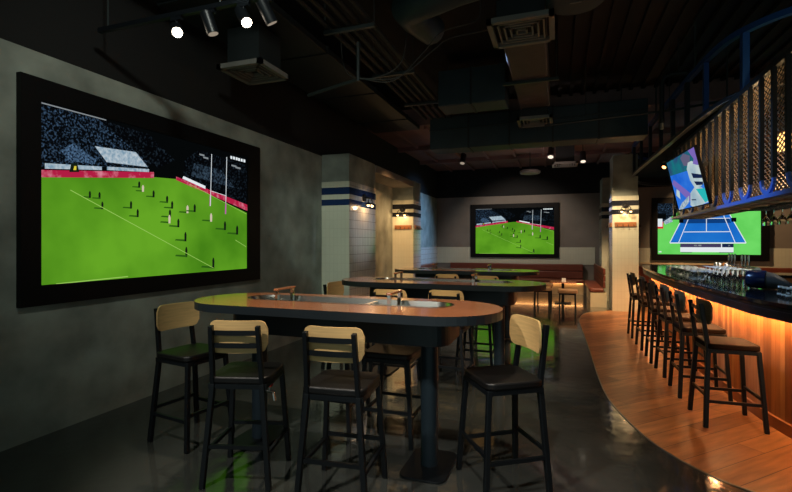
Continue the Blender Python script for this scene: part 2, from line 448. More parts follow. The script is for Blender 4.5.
R.poly(q((96,146),(137,152),(149,167),(108,162)), 'paleblue')
R.poly(q((195,163),(222,170),(236,188),(192,176)), 'seatdim')
R.poly(q((40,177),(40,169.5),(155,172),(155,178)), 'pink')
R.poly(q((46,168.5),(46,163),(103,166.5),(103,170)), 'paleblue')
R.poly(q((108,170),(108,166.5),(150,169),(150,172)), 'paleblue')
R.poly(q((177,180),(177,176.5),(250,205),(250,211)), 'pink')
R.poly(q((183,178.5),(184,176),(206,186),(206,189)), 'white')
R.line(*q((71,190),(214,268)), .0045, 'line')
R.line(*q((57,284),(129,276.5)), .006, 'line')
R.line(*q((40,102),(107,120)), .007, 'grey')
R.line(*q((236,240),(247,247)), .005, 'line')
R.line(*q((190,184),(247,214)), .004, 'line')
R.poly(q((70,172),(72,163),(78,163),(80,172)), 'player')
R.poly(q((74,170),(75,166),(77,166),(77,170)), 'yellow')
for x, yt, yb in ((212.2,154,206), (227.5,157,214)):
    R.line(*q((x,yt),(x-1.3,yb)), .006, 'white'); R.line(*q((x-1,yb-11),(x-1.3,yb)), .014, 'pad')
R.line(*q((212,191),(227.3,196)), .004, 'white')
pl = [(165,263,0),(183,265,0),(188,283,0),(240,282,0),(252,297,0),(262,252,1),(255,245,0),(281,262,0),(306,272,0),(315,282,0),(310,308,1),(326,315,0),(343,290,1),(356,288,0),(339,340,0),(341,368,0),(390,388,0),(411,320,0),(433,328,0),(386,305,1),(311,298,0)]
for a, bb, w in pl:
    x, y = a/1.822, 50+bb/1.822; h = 3.2+max(0,(bb-240))*.016
    R.poly(q((x-h*2.2,y+h*.8),(x-h*2.0,y+h*.5),(x,y+h*.6),(x,y+h)), 'shadow')
    R.poly(q((x-1.0,y+h),(x-1.1,y-h*.5),(x-.3,y-h),(x+.5,y-h*.9),(x+1.1,y-h*.4),(x+.9,y+h)), 'player_w' if w else 'player')
for k in range(6): R.poly(q((231+k*2.6,158.5+k*.7),(231+k*2.6,155.7+k*.7),(232.9+k*2.6,156.2+k*.7),(232.9+k*2.6,159+k*.7)), 'white')
for a, bb in ((204,158),(200,155),(232,166),(236,168)): R.poly(q((a,bb),(a,bb-1.6),(a+5,bb-.3),(a+5,bb+1.4)), 'grey')

def wall_screen(name, label, O, U, V, N, su0, su1, sv0, sv1, pic, depth):
    """frame O + U*[0..1] + V*[0..1]; the lit area lies between su0..su1 and sv0..sv1"""
    t = thing(name, label, 'screen', O)
    U, V, N = Vector(U), Vector(V), Vector(N).normalized()
    def fr(u, v, n): return U*u+V*v+N*n
    mb = MB()
    def slab(u0, u1, v0, v1, n0, n1):
        mb.add([fr(u0,v0,n0),fr(u1,v0,n0),fr(u1,v1,n0),fr(u0,v1,n0),fr(u0,v0,n1),fr(u1,v0,n1),fr(u1,v1,n1),fr(u0,v1,n1)],
               [(0,3,2,1),(4,5,6,7),(0,1,5,4),(1,2,6,5),(2,3,7,6),(3,0,4,7)])
    slab(0, 1, 0, 1, 0, depth*.55)
    slab(0, su0, 0, 1, depth*.55, depth); slab(su1, 1, 0, 1, depth*.55, depth)
    slab(su0, su1, 0, sv0, depth*.55, depth); slab(su0, su1, sv1, 1, depth*.55, depth)
    mb.build('bezel', 'bezel', t)
    pic.build(fr(su0,sv0,depth*.55+.002), U*(su1-su0), V*(sv1-sv0), N, t)
    return t
L = 5.33-2.35
wall_screen('video_wall', 'giant rugby screen in a black frame on the grey plaster wall', (WX,2.35,1.054), (0,L,0), (0,0,1.80), (1,0,0),
            (2.50-2.35)/L, (2.50-2.35+2.57)/L, (1.215-1.054)/1.8, (1.215-1.054+1.465)/1.8, R, .05)
wall_screen('video_wall', 'rugby screen on the end wall above the long leather bench', (-2.737,BY-.021,1.08), (2.767,0,0), (0,0,1.738), (0,-1,0),
            .06, .946, .07, .92, R, .05)
# tennis broadcast
T = Pic()
def tu(px, py): return ((px-658)/103.5, (254.8-py)/51.3)
t_ = lambda *pts: [(min(1,max(0,a)), min(1,max(0,b))) for a, b in (tu(*p) for p in pts)]
T.poly([(0,0),(1,0),(1,1),(0,1)], 'tgreen')
T.poly(t_((655,229),(655,198),(692,198),(666,222)), 'crowd')
T.poly(t_((670.8,243.3),(686.3,214),(692,203),(724,203),(731,214),(747.5,243.3)), 'court')
T.poly(t_((684,224),(685,219.5),(731,219.5),(733,224)), 'net')
T.line(*t_((670.8,243.3),(692,203)), .014, 'white'); T.line(*t_((747.5,243.3),(724.5,203)), .014, 'white')
T.line(*t_((680,243.3),(697,203)), .012, 'white'); T.line(*t_((737,243.3),(720,203)), .012, 'white')
T.line(*t_((685.5,232.5),(732.3,232.5)), .014, 'white'); T.line(*t_((708.5,203),(708.5,232.5)), .012, 'white')
T.line(*t_((670.8,243.5),(747.5,243.5)), .02, 'white'); T.line(*t_((684,219.4),(732,219.4)), .012, 'white')
T.poly(t_((680.5,223.5),(680.5,219),(685,219),(685,223.5)), 'black'); T.poly(t_((733,223),(733,219),(738,219),(738,223)), 'black')
T.poly(t_((656,229),(656,222),(664,222),(664,229)), 'redw'); T.poly(t_((658,227),(658,219),(663,219),(663,227)), 'white')
T.poly(t_((656,219),(656,214),(667,214),(667,219)), 'black'); T.poly(t_((664,222),(672,217),(674,222),(666,225)), 'paleblue')
T.poly(t_((681.7,252.5),(681.7,244.2),(735.3,244.2),(735.3,252.5)), 'white')
T.poly(t_((681.7,247.7),(681.7,244.2),(723,244.2),(723,247.7)), 'purple'); T.poly(t_((724,247.7),(724,244.2),(735.3,244.2),(735.3,247.7)), 'navy')
T.poly(t_((682.5,253),(682.5,251.5),(694,251.5),(694,253)), 'navy'); T.poly(t_((721,253),(721,251.5),(735,251.5),(735,253)), 'navy')
for k in range(9): T.poly(t_((683+k*4.3,246.7),(683+k*4.3,245.2),(686.2+k*4.3,245.2),(686.2+k*4.3,246.7)), 'grey')
for k in range(4): T.poly(t_((725.5+k*2.3,246.7),(725.5+k*2.3,245.2),(727.2+k*2.3,245.2),(727.2+k*2.3,246.7)), 'grey')
for x in (688,707,727): T.poly(t_((x,250.3),(x,249),(x+5,249),(x+5,250.3)), 'grey')
T.poly(t_((659,253),(659,251.8),(662,251.8),(662,253)), 'white')
wall_screen('video_wall', 'tennis screen in a black frame behind the bar', (2.37,BARW-.061,1.09), (2.6,0,0), (0,0,1.663), (0,-1,0), .054, .932, .098, .91, T, .05)
# hanging screen: cricketer in a helmet
K = Pic()
K.poly([(0,0),(1,0),(1,1),(0,1)], 'sky')
K.poly([(0,.72),(1,.64),(1,1),(0,1)], 'teal')
K.poly([(.55,.78),(.72,.74),(.8,.9),(.62,1),(.5,.95)], 'violetgrey')
K.poly([(.78,1),(.9,.78),(1,.75),(1,1)], 'mauve')
K.poly([(0,.55),(.1,.62),(.6,.2),(.55,.08),(.42,.14)], 'mauve')
K.poly([(.05,.3),(.12,.42),(.2,.36),(.16,.2)], 'ivory')
K.poly([(.62,.7),(.7,.8),(.82,.8),(.92,.72),(1,.66),(1,.36),(.85,.3),(.7,.34),(.63,.48)], 'ivory')
K.poly([(.72,.6),(1,.5),(1,.44),(.74,.5)], 'navy'); K.poly([(.74,.44),(.98,.38),(.96,.33),(.78,.36)], 'navy')
K.poly([(.84,.74),(.96,.68),(1,.72),(1,.8),(.9,.82)], 'mauve')
K.poly([(.45,.04),(.55,.26),(.72,.34),(.9,.3),(1,.22),(1,.02),(.8,0),(.5,0)], 'ivory')
K.poly([(.74,.3),(1,.26),(1,.05),(.9,.02)], 'turq')
K.poly([(.02,0),(.2,.12),(.5,.22),(.45,.1),(.2,0)], 'paleblue')
K.poly([(.55,.14),(.68,.12),(.68,.1),(.55,.12)], 'navy')
_k = lambda x, y, z: Vector((x*.9, y*.9, 1.55+(z-1.55)*.9))
TL, TR, BL = _k(1.563,7.867,2.756), _k(1.639,6.671,2.764), _k(1.727,7.873,2.047)
U = TR-TL; V = TL-BL; N = U.cross(V).normalized()
O = BL-U*.012-V*.02
hs = wall_screen('hanging_television', 'tilted television with a helmeted cricketer, hung on the overhead bar cage', O, U*1.024, V*1.04, N, .012, .988, .02, .98, K, .035)
for a in (.3,.7): MB().bar(U*a+V*.6-N*.002, Vector((1.66,O.y+U.y*a,2.5))-O, .05, .05).build('wall_bracket', 'metal', hs)

# ------------------------------------------------------------------ stools
def curved_plate(w, h, t, bend, cr, z, y0, n=18):
    """upright plate, gently wrapped round the sitter; rounded corners"""
    xs = [-w/2+w*i/n for i in range(n+1)]
    mb = MB(); vs = []
    for x in xs:
        d = w/2-abs(x); hh = h/2
        if d < cr: hh = h/2-cr+math.sqrt(max(0, cr*cr-(cr-d)**2))
        y = y0+bend*(2*x/w)**2
        vs += [(x,y,z-hh),(x,y,z+hh),(x,y+t,z+hh),(x,y+t,z-hh)]
    fs = []
    for i in range(n):
        a, b_ = 4*i, 4*i+4
        for k in range(4): fs.append((a+k, a+(k+1)%4, b_+(k+1)%4, b_+k))
    fs += [(0,1,2,3), (4*n+3,4*n+2,4*n+1,4*n)]
    mb.add(vs, fs); return mb
SH = .70
def make_stool(name, label, seat_m, back_m, top=1.06):
    t = thing(name, label, 'stool')
    fx, fy = .215, .215; sx, sy = .175, .175
    MB().prism(rrect(.20,.195,.06), SH-.045, SH).build('seat', seat_m, t, bevel=.012, smooth=60, seg=3)
    f = MB()
    for s in (-1,1):
        f.bar((s*.175,-.185,SH-.062),(s*.175,.185,SH-.062),.028,.032); f.bar((-.18,s*.175,SH-.062),(.18,s*.175,SH-.062),.028,.032)
    f.build('seat_frame', 'metal', t)
    for s in (-1,1):
        MB().bar((s*fx,fy,0),(s*sx,sy,SH-.05),.032,.032,up=(0,1,0)).build('leg', 'metal', t, bevel=.004)
        l = MB().bar((s*fx,-fy,0),(s*.16,-sy-.004,SH-.045),.032,.036,up=(0,1,0))
        l.bar((s*.16,-sy-.004,SH-.05),(s*.150,-.232,top-.028),.028,.034,up=(0,1,0)); l.build('leg', 'metal', t, bevel=.004)
    def at(s, y, z): k = 1-z/SH; return (s*(sx+(fx-sx)*k), y*(1+(fy/sy-1)*k), z)
    zf, zs = .26, .30
    MB().bar(at(-1,sy,zf),at(1,sy,zf),.018,.024).build('stretcher', 'metal', t)
    MB().bar(at(-1,-sy,zf),at(1,-sy,zf),.018,.024).build('stretcher', 'metal', t)
    for s in (-1,1): MB().bar(at(s,-sy,zs-.08),at(s,sy,zs-.08),.018,.024).build('stretcher', 'metal', t)
    for z in (top-.075, top-.155):
        y = -.205-.03*(z-.7)/.35
        c = curved_plate(.31,.032,.006,.012,.002,z,y-.004,8); c.build('back_strap', 'metal', t)
    bk = curved_plate(.385,.205,.013,.035,.055,top-.105,-.226+.003,22); 
    # the panel sits in front of the straps
    bk.v = [(x,y+.018,z) for x,y,z in bk.v]
    bk.build('backrest', back_m, t, smooth=50)
    return t
proto = make_stool('bar_stool', 'pale backed stool turned sideways at the wall end of the first table', 'leather', 'ply')
def face(dx, dy): return math.atan2(-dx, dy)
G1 = 'high stools around the long tables'
proto.location = (-2.76,2.93,0); proto.rotation_euler.z = face(.98,-.15); proto['group'] = G1
for x, y, r, lab in (
    (-1.975,2.60,.28,'pale backed stool seen from behind, beside the red drain tap'),
    (-1.27,2.61,.10,'pale backed stool seen from behind, near the round pole of the first table'),
    (-.345,3.06,face(-.831,-.551),'stool turned aside at the rounded free end of the first table'),
    (-1.25,3.50,PI,'black seated stool on the far side of the first table, facing the camera'),
    (-1.80,3.58,PI,'stool tucked under the far side of the first table by the drain tap'),
    (-1.69,4.76,.0,'stool in front of the second table, its back nearer the column'),
    (-1.10,4.88,-.05,'stool in front of the second table, its back nearer the round end'),
    (-2.50,5.24,face(1,-.1),'stool at the wall end of the second table beside the navy striped column'),
    (-1.66,7.30,0,'stool in front of the third table nearer the black striped column'),
    (-1.02,7.13,0,'stool in front of the third table nearer its round end'),
    (-.95,5.72,PI,'stool on the far side of the second table'),
    ):
    dup(proto, (x,y,0), r, lab, G1)
bs = make_stool('bar_stool', 'first bar stool of the row along the curved bar, the one in full view', 'seat_brown', 'ply_dark')
bs.location = (1.375,4.72,.003); bs.rotation_euler.z = face(1,.03); bs['group'] = 'stools along the bar'
for y, n, dr in ((5.48,'second',0),(6.22,'third',.03),(6.86,'fourth',-.03),(7.63,'fifth',.02),(8.52,'sixth and last',0)):
    dup(bs, (1.345 if y > 6.5 else 1.36,y,.003), face(1,dr), n+' bar stool along the curved bar, counted from the one in full view', 'stools along the bar')

# ------------------------------------------------------------------ long tables
TZ = 1.107
def make_table(label, loc):
    t = thing('high_table', label, 'table', loc)
    out = stadium(1.2,.42); inn = stadium(.84,.155, cy=.10)
    n = len(out); mb = MB()
    vs = [(x,y,TZ) for x,y in out]+[(x,y,TZ) for x,y in inn]+[(x,y,TZ-.058) for x,y in out]+[(x,y,TZ-.058) for x,y in inn]
    top = []; side = []
    for i in range(n):
        j = (i+1)%n
        top.append((i,j,n+j,n+i)); side += [(2*n+i,3*n+i,3*n+j,2*n+j),(i,2*n+i,2*n+j,j),(n+i,n+j,3*n+j,3*n+i)]
    mb.add(vs, top, 0); o = 0
    for f in side: mb.f.append(f); mb.m.append(1)
    mb.build('tabletop', ['tabletop','table_edge'], t)
    # steel trough let into the top
    a = stadium(.852,.167, cy=.10); c_ = stadium(.835,.15, cy=.10); d_ = stadium(.80,.12, cy=.10)
    mb = MB(); n = len(a)
    vs = [(x,y,TZ+.003) for x,y in a]+[(x,y,TZ+.003) for x,y in c_]+[(x,y,TZ-.10) for x,y in d_]+[(x,y,TZ+.0005) for x,y in a]
    fs = []
    for i in range(n):
        j = (i+1)%n; fs += [(i,j,n+j,n+i),(n+i,n+j,2*n+j,2*n+i),(3*n+i,3*n+j,j,i)]
    fs.append(tuple(2*n+i for i in range(n)))
    mb.add(vs, fs); tr = mb.build('trough', 'steel', t, smooth=40)
    for x in (-.68,.22): MB().box(x-.02,x+.02,.0,.2,TZ-.1,TZ-.005).build('divider', 'steel', tr)
    MB().prism(rrect(.84,.27,.12,cx=.04), .885, TZ-.058).build('apron', 'table_edge', t, bevel=.006)
    for s in (-1,1):
        p = MB().cyl((s*.70,0,.012),(s*.70,0,.885),.06,n=24).build('pole', 'pole', t, smooth=40)
        MB().prism(rrect(.16,.235,.07,cx=s*.70), 0, .014).build('base_plate', 'metal', t, bevel=.004)
    for x in (-.525,.41):
        hb = MB().box(x-.018,x+.018,-.04,.22,TZ+.07,TZ+.088).build('bottle_bridge', 'tabletop', t, bevel=.004)
        for y in (-.02,.20): MB().box(x-.012,x+.012,y-.012,y+.012,TZ-.03,TZ+.07).build('post', 'chrome', hb)
    return t
T1 = make_table('long high table with steel trough in front of the giant screen', (-1.545,3.10,0))
T2 = dup(T1, (-1.32,5.24,0), 0, 'second long high table, between the first table and the third', 'long high tables')
T3 = dup(T1, (-1.48,7.62,0), 0, 'third long high table, beside the black striped column', 'long high tables')
T1['group'] = 'long high tables'
tap = MB().cyl((-.645,-.03,.39),(-.535,-.045,.39),.013).cyl((-.545,-.045,.395),(-.53,-.046,.33),.012,.014).cyl((-.58,-.037,.39),(-.58,-.037,.43),.008)
tp = tap.build('drain_tap', 'chrome', T1, smooth=40)
MB().lathe([(.001,.475),(.024,.47),(.03,.45),(.022,.43),(.001,.425)], (-.58,-.037,0)).build('valve_handle', 'red', tp, smooth=40)

# ------------------------------------------------------------------ bar
EB = resample(catmull([(2.6,11.3),(2.1,11.28),(1.75,11.05),(1.61,10.4),(1.54,9.5),(1.48,8.2),(1.465,7),(1.48,6),(1.53,5),(1.575,4.6),(1.67,4.25),(1.86,3.97),(2.2,3.77),(3.2,3.65),(4.2,3.62)], 8), 110)
IB = resample(catmull([(2.6,10.55),(2.42,10.4),(2.32,10.0),(2.32,9),(2.32,8),(2.32,6.4),(2.32,5.4),(2.36,4.95),(2.6,4.66),(3.2,4.45),(4.2,4.42)], 8), 110)
bar = thing('bar_counter', 'curved bar with dark stone top and lit oak front', 'bar')
MB().strip(EB, IB, 1.04, 1.08).build('countertop', 'counter', bar, bevel=.006)
fa = MB().strip(offset(EB,.018), offset(EB,.05), .94, 1.04)
fa.strip(offset(EB,.008), offset(EB,.02), .985, 1.012); fa.build('fascia', 'fascia', bar)
pp = resample(offset(EB,.16), 170); pq = offset(pp,.03)
mb = MB()
for i in range(len(pp)-1):
    lerp = lambda a, b_, u: (a[0]+(b_[0]-a[0])*u, a[1]+(b_[1]-a[1])*u)
    e = .004*(i % 2)
    A = [lerp(pp[i],pp[i+1],.02), lerp(pp[i],pp[i+1],.98)]; B = [pq[i], pq[i+1]]
    mb.strip(A, B, .1, 1.035, random.choice((0,0,1,2)))
mb.build('plank_front', ['plank','plank_b','plank_c'], bar)
MB().strip(offset(EB,.135), offset(EB,.19), .003, .1).build('plinth', 'plinth', bar)
led_m = emit('warm_led', (1,.46,.18,1), 125)
MB().strip(offset(EB,.055), offset(EB,.077), .944, .948).build('led_strip', led_m, bar)
MB().strip(offset(IB,-.05), IB, .05, 1.04).build('service_side', 'fascia', bar)

# glassware standing upside down on the counter
def tumbler(r0, r1, h, m='glass_solid'):
    return MB().lathe([(.001,h),(r0*.9,h),(r0,h-.008),(r0*.9,h-.016),(.001,h-.016)], n=12, mi=1).lathe([(r0*.93,h-.016),(r1,.004)], n=12).lathe([(r1+.001,.006),(r1+.001,0),(r1-.003,0)], n=12, mi=1)
g0 = tumbler(.03,.036,.105).build('beer_glass', ['glass_solid','glass_base'], None, (1.80,7.0,1.08), smooth=40)
tag(g0, 'upturned clear beer glass in the packed block of glasses on the bar', 'glass', 'upturned beer glasses on the bar')
first = True
for j in range(15):
    for i in range(4):
        x = 1.69+.09*i+.008*(j%3); y = 6.95+.12*j
        if first: g0.location = (x,y,1.08); first = False
        else: dup(g0, (x,y,1.08))
w0 = MB().lathe([(.001,.18),(.032,.18),(.034,.176),(.006,.168),(.005,.10)], n=12, mi=1).lathe([(.005,.10),(.02,.085),(.036,.05),(.033,0)], n=12).build('wine_glass', ['glass_solid','glass_base'], None, (1.9,6,1.08), smooth=40)
tag(w0, 'upturned stem glass on the bar between the beer glasses and the beer taps', 'glass', 'stem glasses before the beer taps')
first = True
for j in range(6):
    for i in range(3):
        p = (1.76+.1*i, 6.02+.15*j, 1.08)
        if first: w0.location = p; first = False
        else: dup(w0, p)
s0 = tumbler(.022,.027,.075).build('shot_glass', ['glass_solid','glass_base'], None, (2,5,1.08), smooth=40)
tag(s0, 'small upturned glass on the bar in front of the dark blue tub', 'glass', 'small glasses in front of the tub')
first = True
for j in range(3):
    for i in range(7):
        p = (1.94+.075*i, 5.02+.085*j-.045*i, 1.08)
        if first: s0.location = p; first = False
        else: dup(s0, p)
# beer tap tower
tw = thing('beer_tap_tower', 'chrome beer tap tower with tall handles and round badges', 'beer tap', (2.2,6.97,1.08))
MB().cyl((0,-.5,.15),(0,.95,.15),.036,n=16).build('manifold', 'steel', tw, smooth=40)
for y in (-.42,.25,.85): MB().cyl((0,y,.012),(0,y,.12),.03).build('column_foot', 'steel', tw, smooth=40)
for k, y in enumerate((-.36,-.25,-.14,.10,.21,.32)):
    fct = MB().cyl((-.02,y,.15),(-.08,y,.14),.012).cyl((-.075,y,.145),(-.08,y,.08),.01).build('faucet', 'chrome', tw, smooth=40)
    MB().lathe([(.001,.15),(.011,.145),(.014,.1),(.009,.02),(.008,0),(.001,0)], (-.04,y,.18), 10).build('tap_handle', 'chrome', fct, smooth=40)
for k, (y, m) in enumerate(((.86,'white'),(.72,'white'),(.56,'copper'),(.44,'white'),(-.03,'rack'))):
    MB().cyl((-.03,y,.14),(-.05,y,.14),.055 if k < 4 else .07,n=18).build('badge', m, tw)
MB().box(-.10,.06,-.55,1.0,0,.012).build('drip_tray', 'steel', tw)
# dark blue tub lying on the counter
tb = thing('ice_tub', 'dark blue rounded tub with a sloping grey lid lying on the bar', 'tub', (2.03,5.66,1.083), -.50)
tub = MB(); n = 20; rings = [(0,.02),(.0,.085),(.02,.1),(.10,.105),(.16,.10),(.16,.02)]
vs = []; fs = []
for x, r in rings:
    for i in range(n):
        a = 2*PI*i/n; vs.append((x-.19, r*math.cos(a)*1.0, .105*1.0*.9+r*math.sin(a)*.9))
for k in range(len(rings)-1):
    for i in range(n): fs.append((k*n+i,k*n+(i+1)%n,(k+1)*n+(i+1)%n,(k+1)*n+i))
fs += [tuple(range(n)), tuple(range((len(rings)-1)*n,len(rings)*n))]
tub.add(vs, fs).build('body', 'bucket', tb, smooth=40)
lid = MB(); vs = []; fs = []
rings = [(-.025,.092,.086,.09),(.04,.085,.078,.08),(.12,.065,.05,.053),(.18,.045,.028,.032),(.19,.02,.012,.016)]
for x, ry, rz, zc in rings:
    for i in range(n):
        a = 2*PI*i/n; vs.append((x, ry*math.cos(a), zc+rz*math.sin(a)))
for k in range(len(rings)-1):
    for i in range(n): fs.append((k*n+i,k*n+(i+1)%n,(k+1)*n+(i+1)%n,(k+1)*n+i))
fs += [tuple(range(n)), tuple(range((len(rings)-1)*n,len(rings)*n))]
lid.add(vs, fs).build('lid', 'bucket_lid', tb, smooth=40)
# back bar cabinet
bc = thing('back_bar_cabinet', 'low oak cabinet behind the bar with a warm lit front', 'cabinet', (3.9,9.2,.003))
MB().box(-.9,.9,-.35,.35,0,1.0).build('carcass', 'plank', bc, bevel=.01)
MB().box(-.93,.93,-.38,.38,1.0,1.04).build('worktop', 'counter', bc, bevel=.006)
for k in range(3):
    d = MB().box(-.86+.58*k,-.32+.58*k,-.372,-.35,.1,.94).build('door', 'plank', bc, bevel=.004)
    MB().box(-.40+.58*k,-.38+.58*k,-.392,-.372,.5,.66).build('handle', 'chrome', d)
# leather bench behind the bar under the tennis screen
bn = thing('bench', 'brown leather bench under the tennis screen', 'bench', (3.6,13.6,.003))
MB().box(-1.75,3.2,-.25,.35,0,.36).build('base', 'cream', bn)
MB().box(-1.75,3.2,-.28,.2,.36,.46).build('seat', 'brown_leather', bn, bevel=.03)
MB().box(-1.75,3.2,.2,.375,.46,.93).build('backrest', 'brown_leather', bn, bevel=.03)

# ------------------------------------------------------------------ overhead gantry
RG = resample(catmull([(2.9,13.7),(2.2,13.3),(1.76,12.6),(1.57,11.5),(1.54,10.5),(1.56,8.5),(1.58,6.9),(1.64,5.9),(1.76,5.5),(2.02,5.18),(2.5,4.92),(3.4,4.75)], 8), 120)
ga = thing('bar_gantry', 'overhead blue and black steel cage curving above the bar', 'gantry')
def rail(z0, z1, w, m, name): return MB().strip(RG, offset(RG,w), z0, z1).build(name, m, ga)
rail(3.66, 3.72, .06, 'blue', 'upper_rail')
rail(3.03, 3.09, .05, 'gantry', 'lower_rail')
MB().strip(offset(RG,-.012), RG, 3.03, 3.038).build('rail_lip', 'vent', ga)
Ls = [0]
for a, b_ in zip(RG, RG[1:]): Ls.append(Ls[-1]+math.dist(a,b_))
for yy in (12.3,11.3,10.3,9.4,8.55,7.75,7.0,6.3):
    x = min((p for p in RG), key=lambda p: abs(p[1]-yy)+ (10 if p[0] > 2.4 else 0))[0]
    MB().box(x+.005,x+.055,yy-.03,yy+.03,3.09,3.66).build('post', 'blue' if yy < 6.5 else 'metal', ga)
for x, y in ((1.75,5.545),(2.10,5.14)): MB().box(x,x+.06,y-.03,y+.05,3.09,3.66).build('post', 'blue', ga)
deck = [p for p in RG if p[1] < 12.0 and p[0] < 3.3]
dB = [(2.6, p[1]) if p[1] > 5.6 else (max(2.6, p[0]+.3), max(p[1], 5.3)) for i, p in enumerate(deck)]
MB().strip(offset(deck,.05), dB, 3.05, 3.07).build('deck', 'deck', ga)
CX0, CX1, CY0, CY1, CZ0, CZ1 = 0, .42, -1.0, 4.25, 1.925, 3.03
PV = (1.645,4.19,0); PA = -.0223
def cagept(x, y, z): return (PV[0]+x*math.cos(PA)-y*math.sin(PA), PV[1]+x*math.sin(PA)+y*math.cos(PA), z)
def cpart(mb, name, m): return mb.build(name, m, ga, PV, (0,0,PA))
cpart(MB().box(-.02,.025,CY0,CY1,CZ0,CZ0+.035), 'bottom_rail', 'blue_light')
fr = MB()
fr.box(0,.04,CY1-.04,CY1,CZ0+.04,CZ1).box(CX1-.04,CX1,CY1-.04,CY1,CZ0,CZ1).box(0,CX1,CY1-.03,CY1,CZ0,CZ0+.035)
fr.box(CX1-.04,CX1,CY0,CY1,CZ0,CZ0+.04).box(CX1-.04,CX1,CY0,CY1,CZ1-.04,CZ1).box(0,.04,CY0,CY1,CZ1-.05,CZ1)
cpart(fr, 'cage_frame', 'gantry')
ys = [.36+.262*k for k in range(-4,15)]
for k, y in enumerate(ys):
    if y < CY1-.1: cpart(MB().box(-.012,.02,y-.018,y+.018,CZ0+.16,CZ1-.05), 'upright', 'gantry')
for k in range(0, len(ys)-1, 2):
    y0, y1 = ys[k], ys[k+1]; r = (y1-y0)/2
    pts = [(.004, (y0+y1)/2+r*math.cos(a), CZ0+.165+r*.9*math.sin(a)) for a in [PI+PI*i/14 for i in range(15)]]
    mb = MB()
    for a, b_ in zip(pts, pts[1:]): mb.bar(a, b_, .036, .022, up=(1,0,0))
    cpart(mb, 'u_loop', 'blue_light')
def mesh_panel(y0, y1, z0, z1, x, pitch):
    mb = MB(); sl = .62
    for s_ in (1,-1):
        for k in range(-60, 140):
            ya = y0+k*pitch; yb = ya+s_*(z1-z0)/sl
            lo, hi = 0.0, 1.0; ok = True
            for bound, sg in ((y0,1),(y1,-1)):
                a0 = (ya-bound)*sg; a1 = (yb-bound)*sg
                if a0 < 0 and a1 < 0: ok = False; break
                if a0 < 0: lo = max(lo, a0/(a0-a1))
                if a1 < 0: hi = min(hi, a0/(a0-a1))
            if ok and hi > lo:
                mb.bar((x,ya+(yb-ya)*lo,z0+(z1-z0)*lo),(x,ya+(yb-ya)*hi,z0+(z1-z0)*hi),.004,.008,up=(1,0,0))
    return mb
cpart(mesh_panel(CY0+.05, CY1-.05, CZ0+.04, CZ1-.05, .045, .075), 'mesh_infill', 'mesh')
sh = MB()
for i in range(11): sh.box(.03, CX1-.03, CY0+.02+i*.5, CY0+.06+i*.5, CZ0+.002, CZ0+.014)
for i in range(7): sh.box(.05+i*.05, .066+i*.05, CY0+.02, CY1-.03, CZ0+.014, CZ0+.022)
cpart(sh, 'cage_shelf_mesh', 'mesh')
for x, y in ((1.60,6.6),(1.60,9.0),(2.2,5.3),(2.2,7.5)):
    MB().cyl((x,y,3.71 if x < 2 else 3.04),(x,y,CZ-.06),.012,n=8).build('hanger', 'pipe', ga)
# amber tumblers on the cage shelf
t0 = MB().lathe([(.001,0),(.034,0),(.042,.03),(.045,.10),(.041,.10),(.036,.02),(.001,.015)], n=12).build('tumbler', 'copper', None, (2,5,CZ0+.023), smooth=40)
tag(t0, 'amber tumbler in the rows of glasses along the shelf of the overhead cage', 'glass', 'amber tumblers in the overhead cage')
first = True
for j in range(36):
    for i in range(2):
        p = cagept(.115+.115*i, .22+.108*j+.02*i, CZ0+.023)
        if first: t0.location = p; first = False
        else: dup(t0, p)
# stem glasses hanging under the cage
hg = MB().lathe([(.001,0),(.033,0),(.034,-.004),(.005,-.012),(.005,-.07),(.02,-.09),(.038,-.13),(.032,-.18),(.029,-.18),(.034,-.13),(.001,-.085)], n=12).build('hanging_glass', ['glass_solid','glass_base'], None, (2.4,5,CZ0-.03), smooth=40)
tag(hg, 'stem glass hanging upside down from the rack under the overhead cage', 'glass', 'stem glasses hanging under the cage')
first = True
for j in range(9):
    p = (2.22, 4.7+.2*j, CZ0+.002)
    if first: hg.location = p; first = False
    else: dup(hg, p)
gr = MB()
for j in range(9):
    for s_ in (-1,1): gr.box(2.03,2.34,4.7+.2*j+s_*.024-.006,4.7+.2*j+s_*.024+.006,CZ0-.010,CZ0-.002)
gr.box(2.04,2.06,4.6,6.5,CZ0-.002,CZ0+.02).box(2.30,2.32,4.6,6.5,CZ0-.002,CZ0+.02)
gr.build('glass_rack_grille', 'gantry', ga)
# lamps inside the cage
lamp_m = emit('amber_lamp', (1,.5,.15,1), 3.0)
def lantern(loc, label):
    t = thing('lantern', label, 'lamp', loc)
    MB().box(-.07,.07,-.07,.07,-.09,.09).build('shade', lamp_m, t, bevel=.01)
    for z in (-.10,.09): MB().box(-.08,.08,-.08,.08,z,z+.01).build('cap', 'brass', t)
    MB().cyl((0,0,.1),(0,0,3.046-loc[2]),.006,n=6).build('rod', 'metal', t)
    return t
lantern((2.1,5.45,2.52), 'square amber lantern hanging inside the overhead cage')

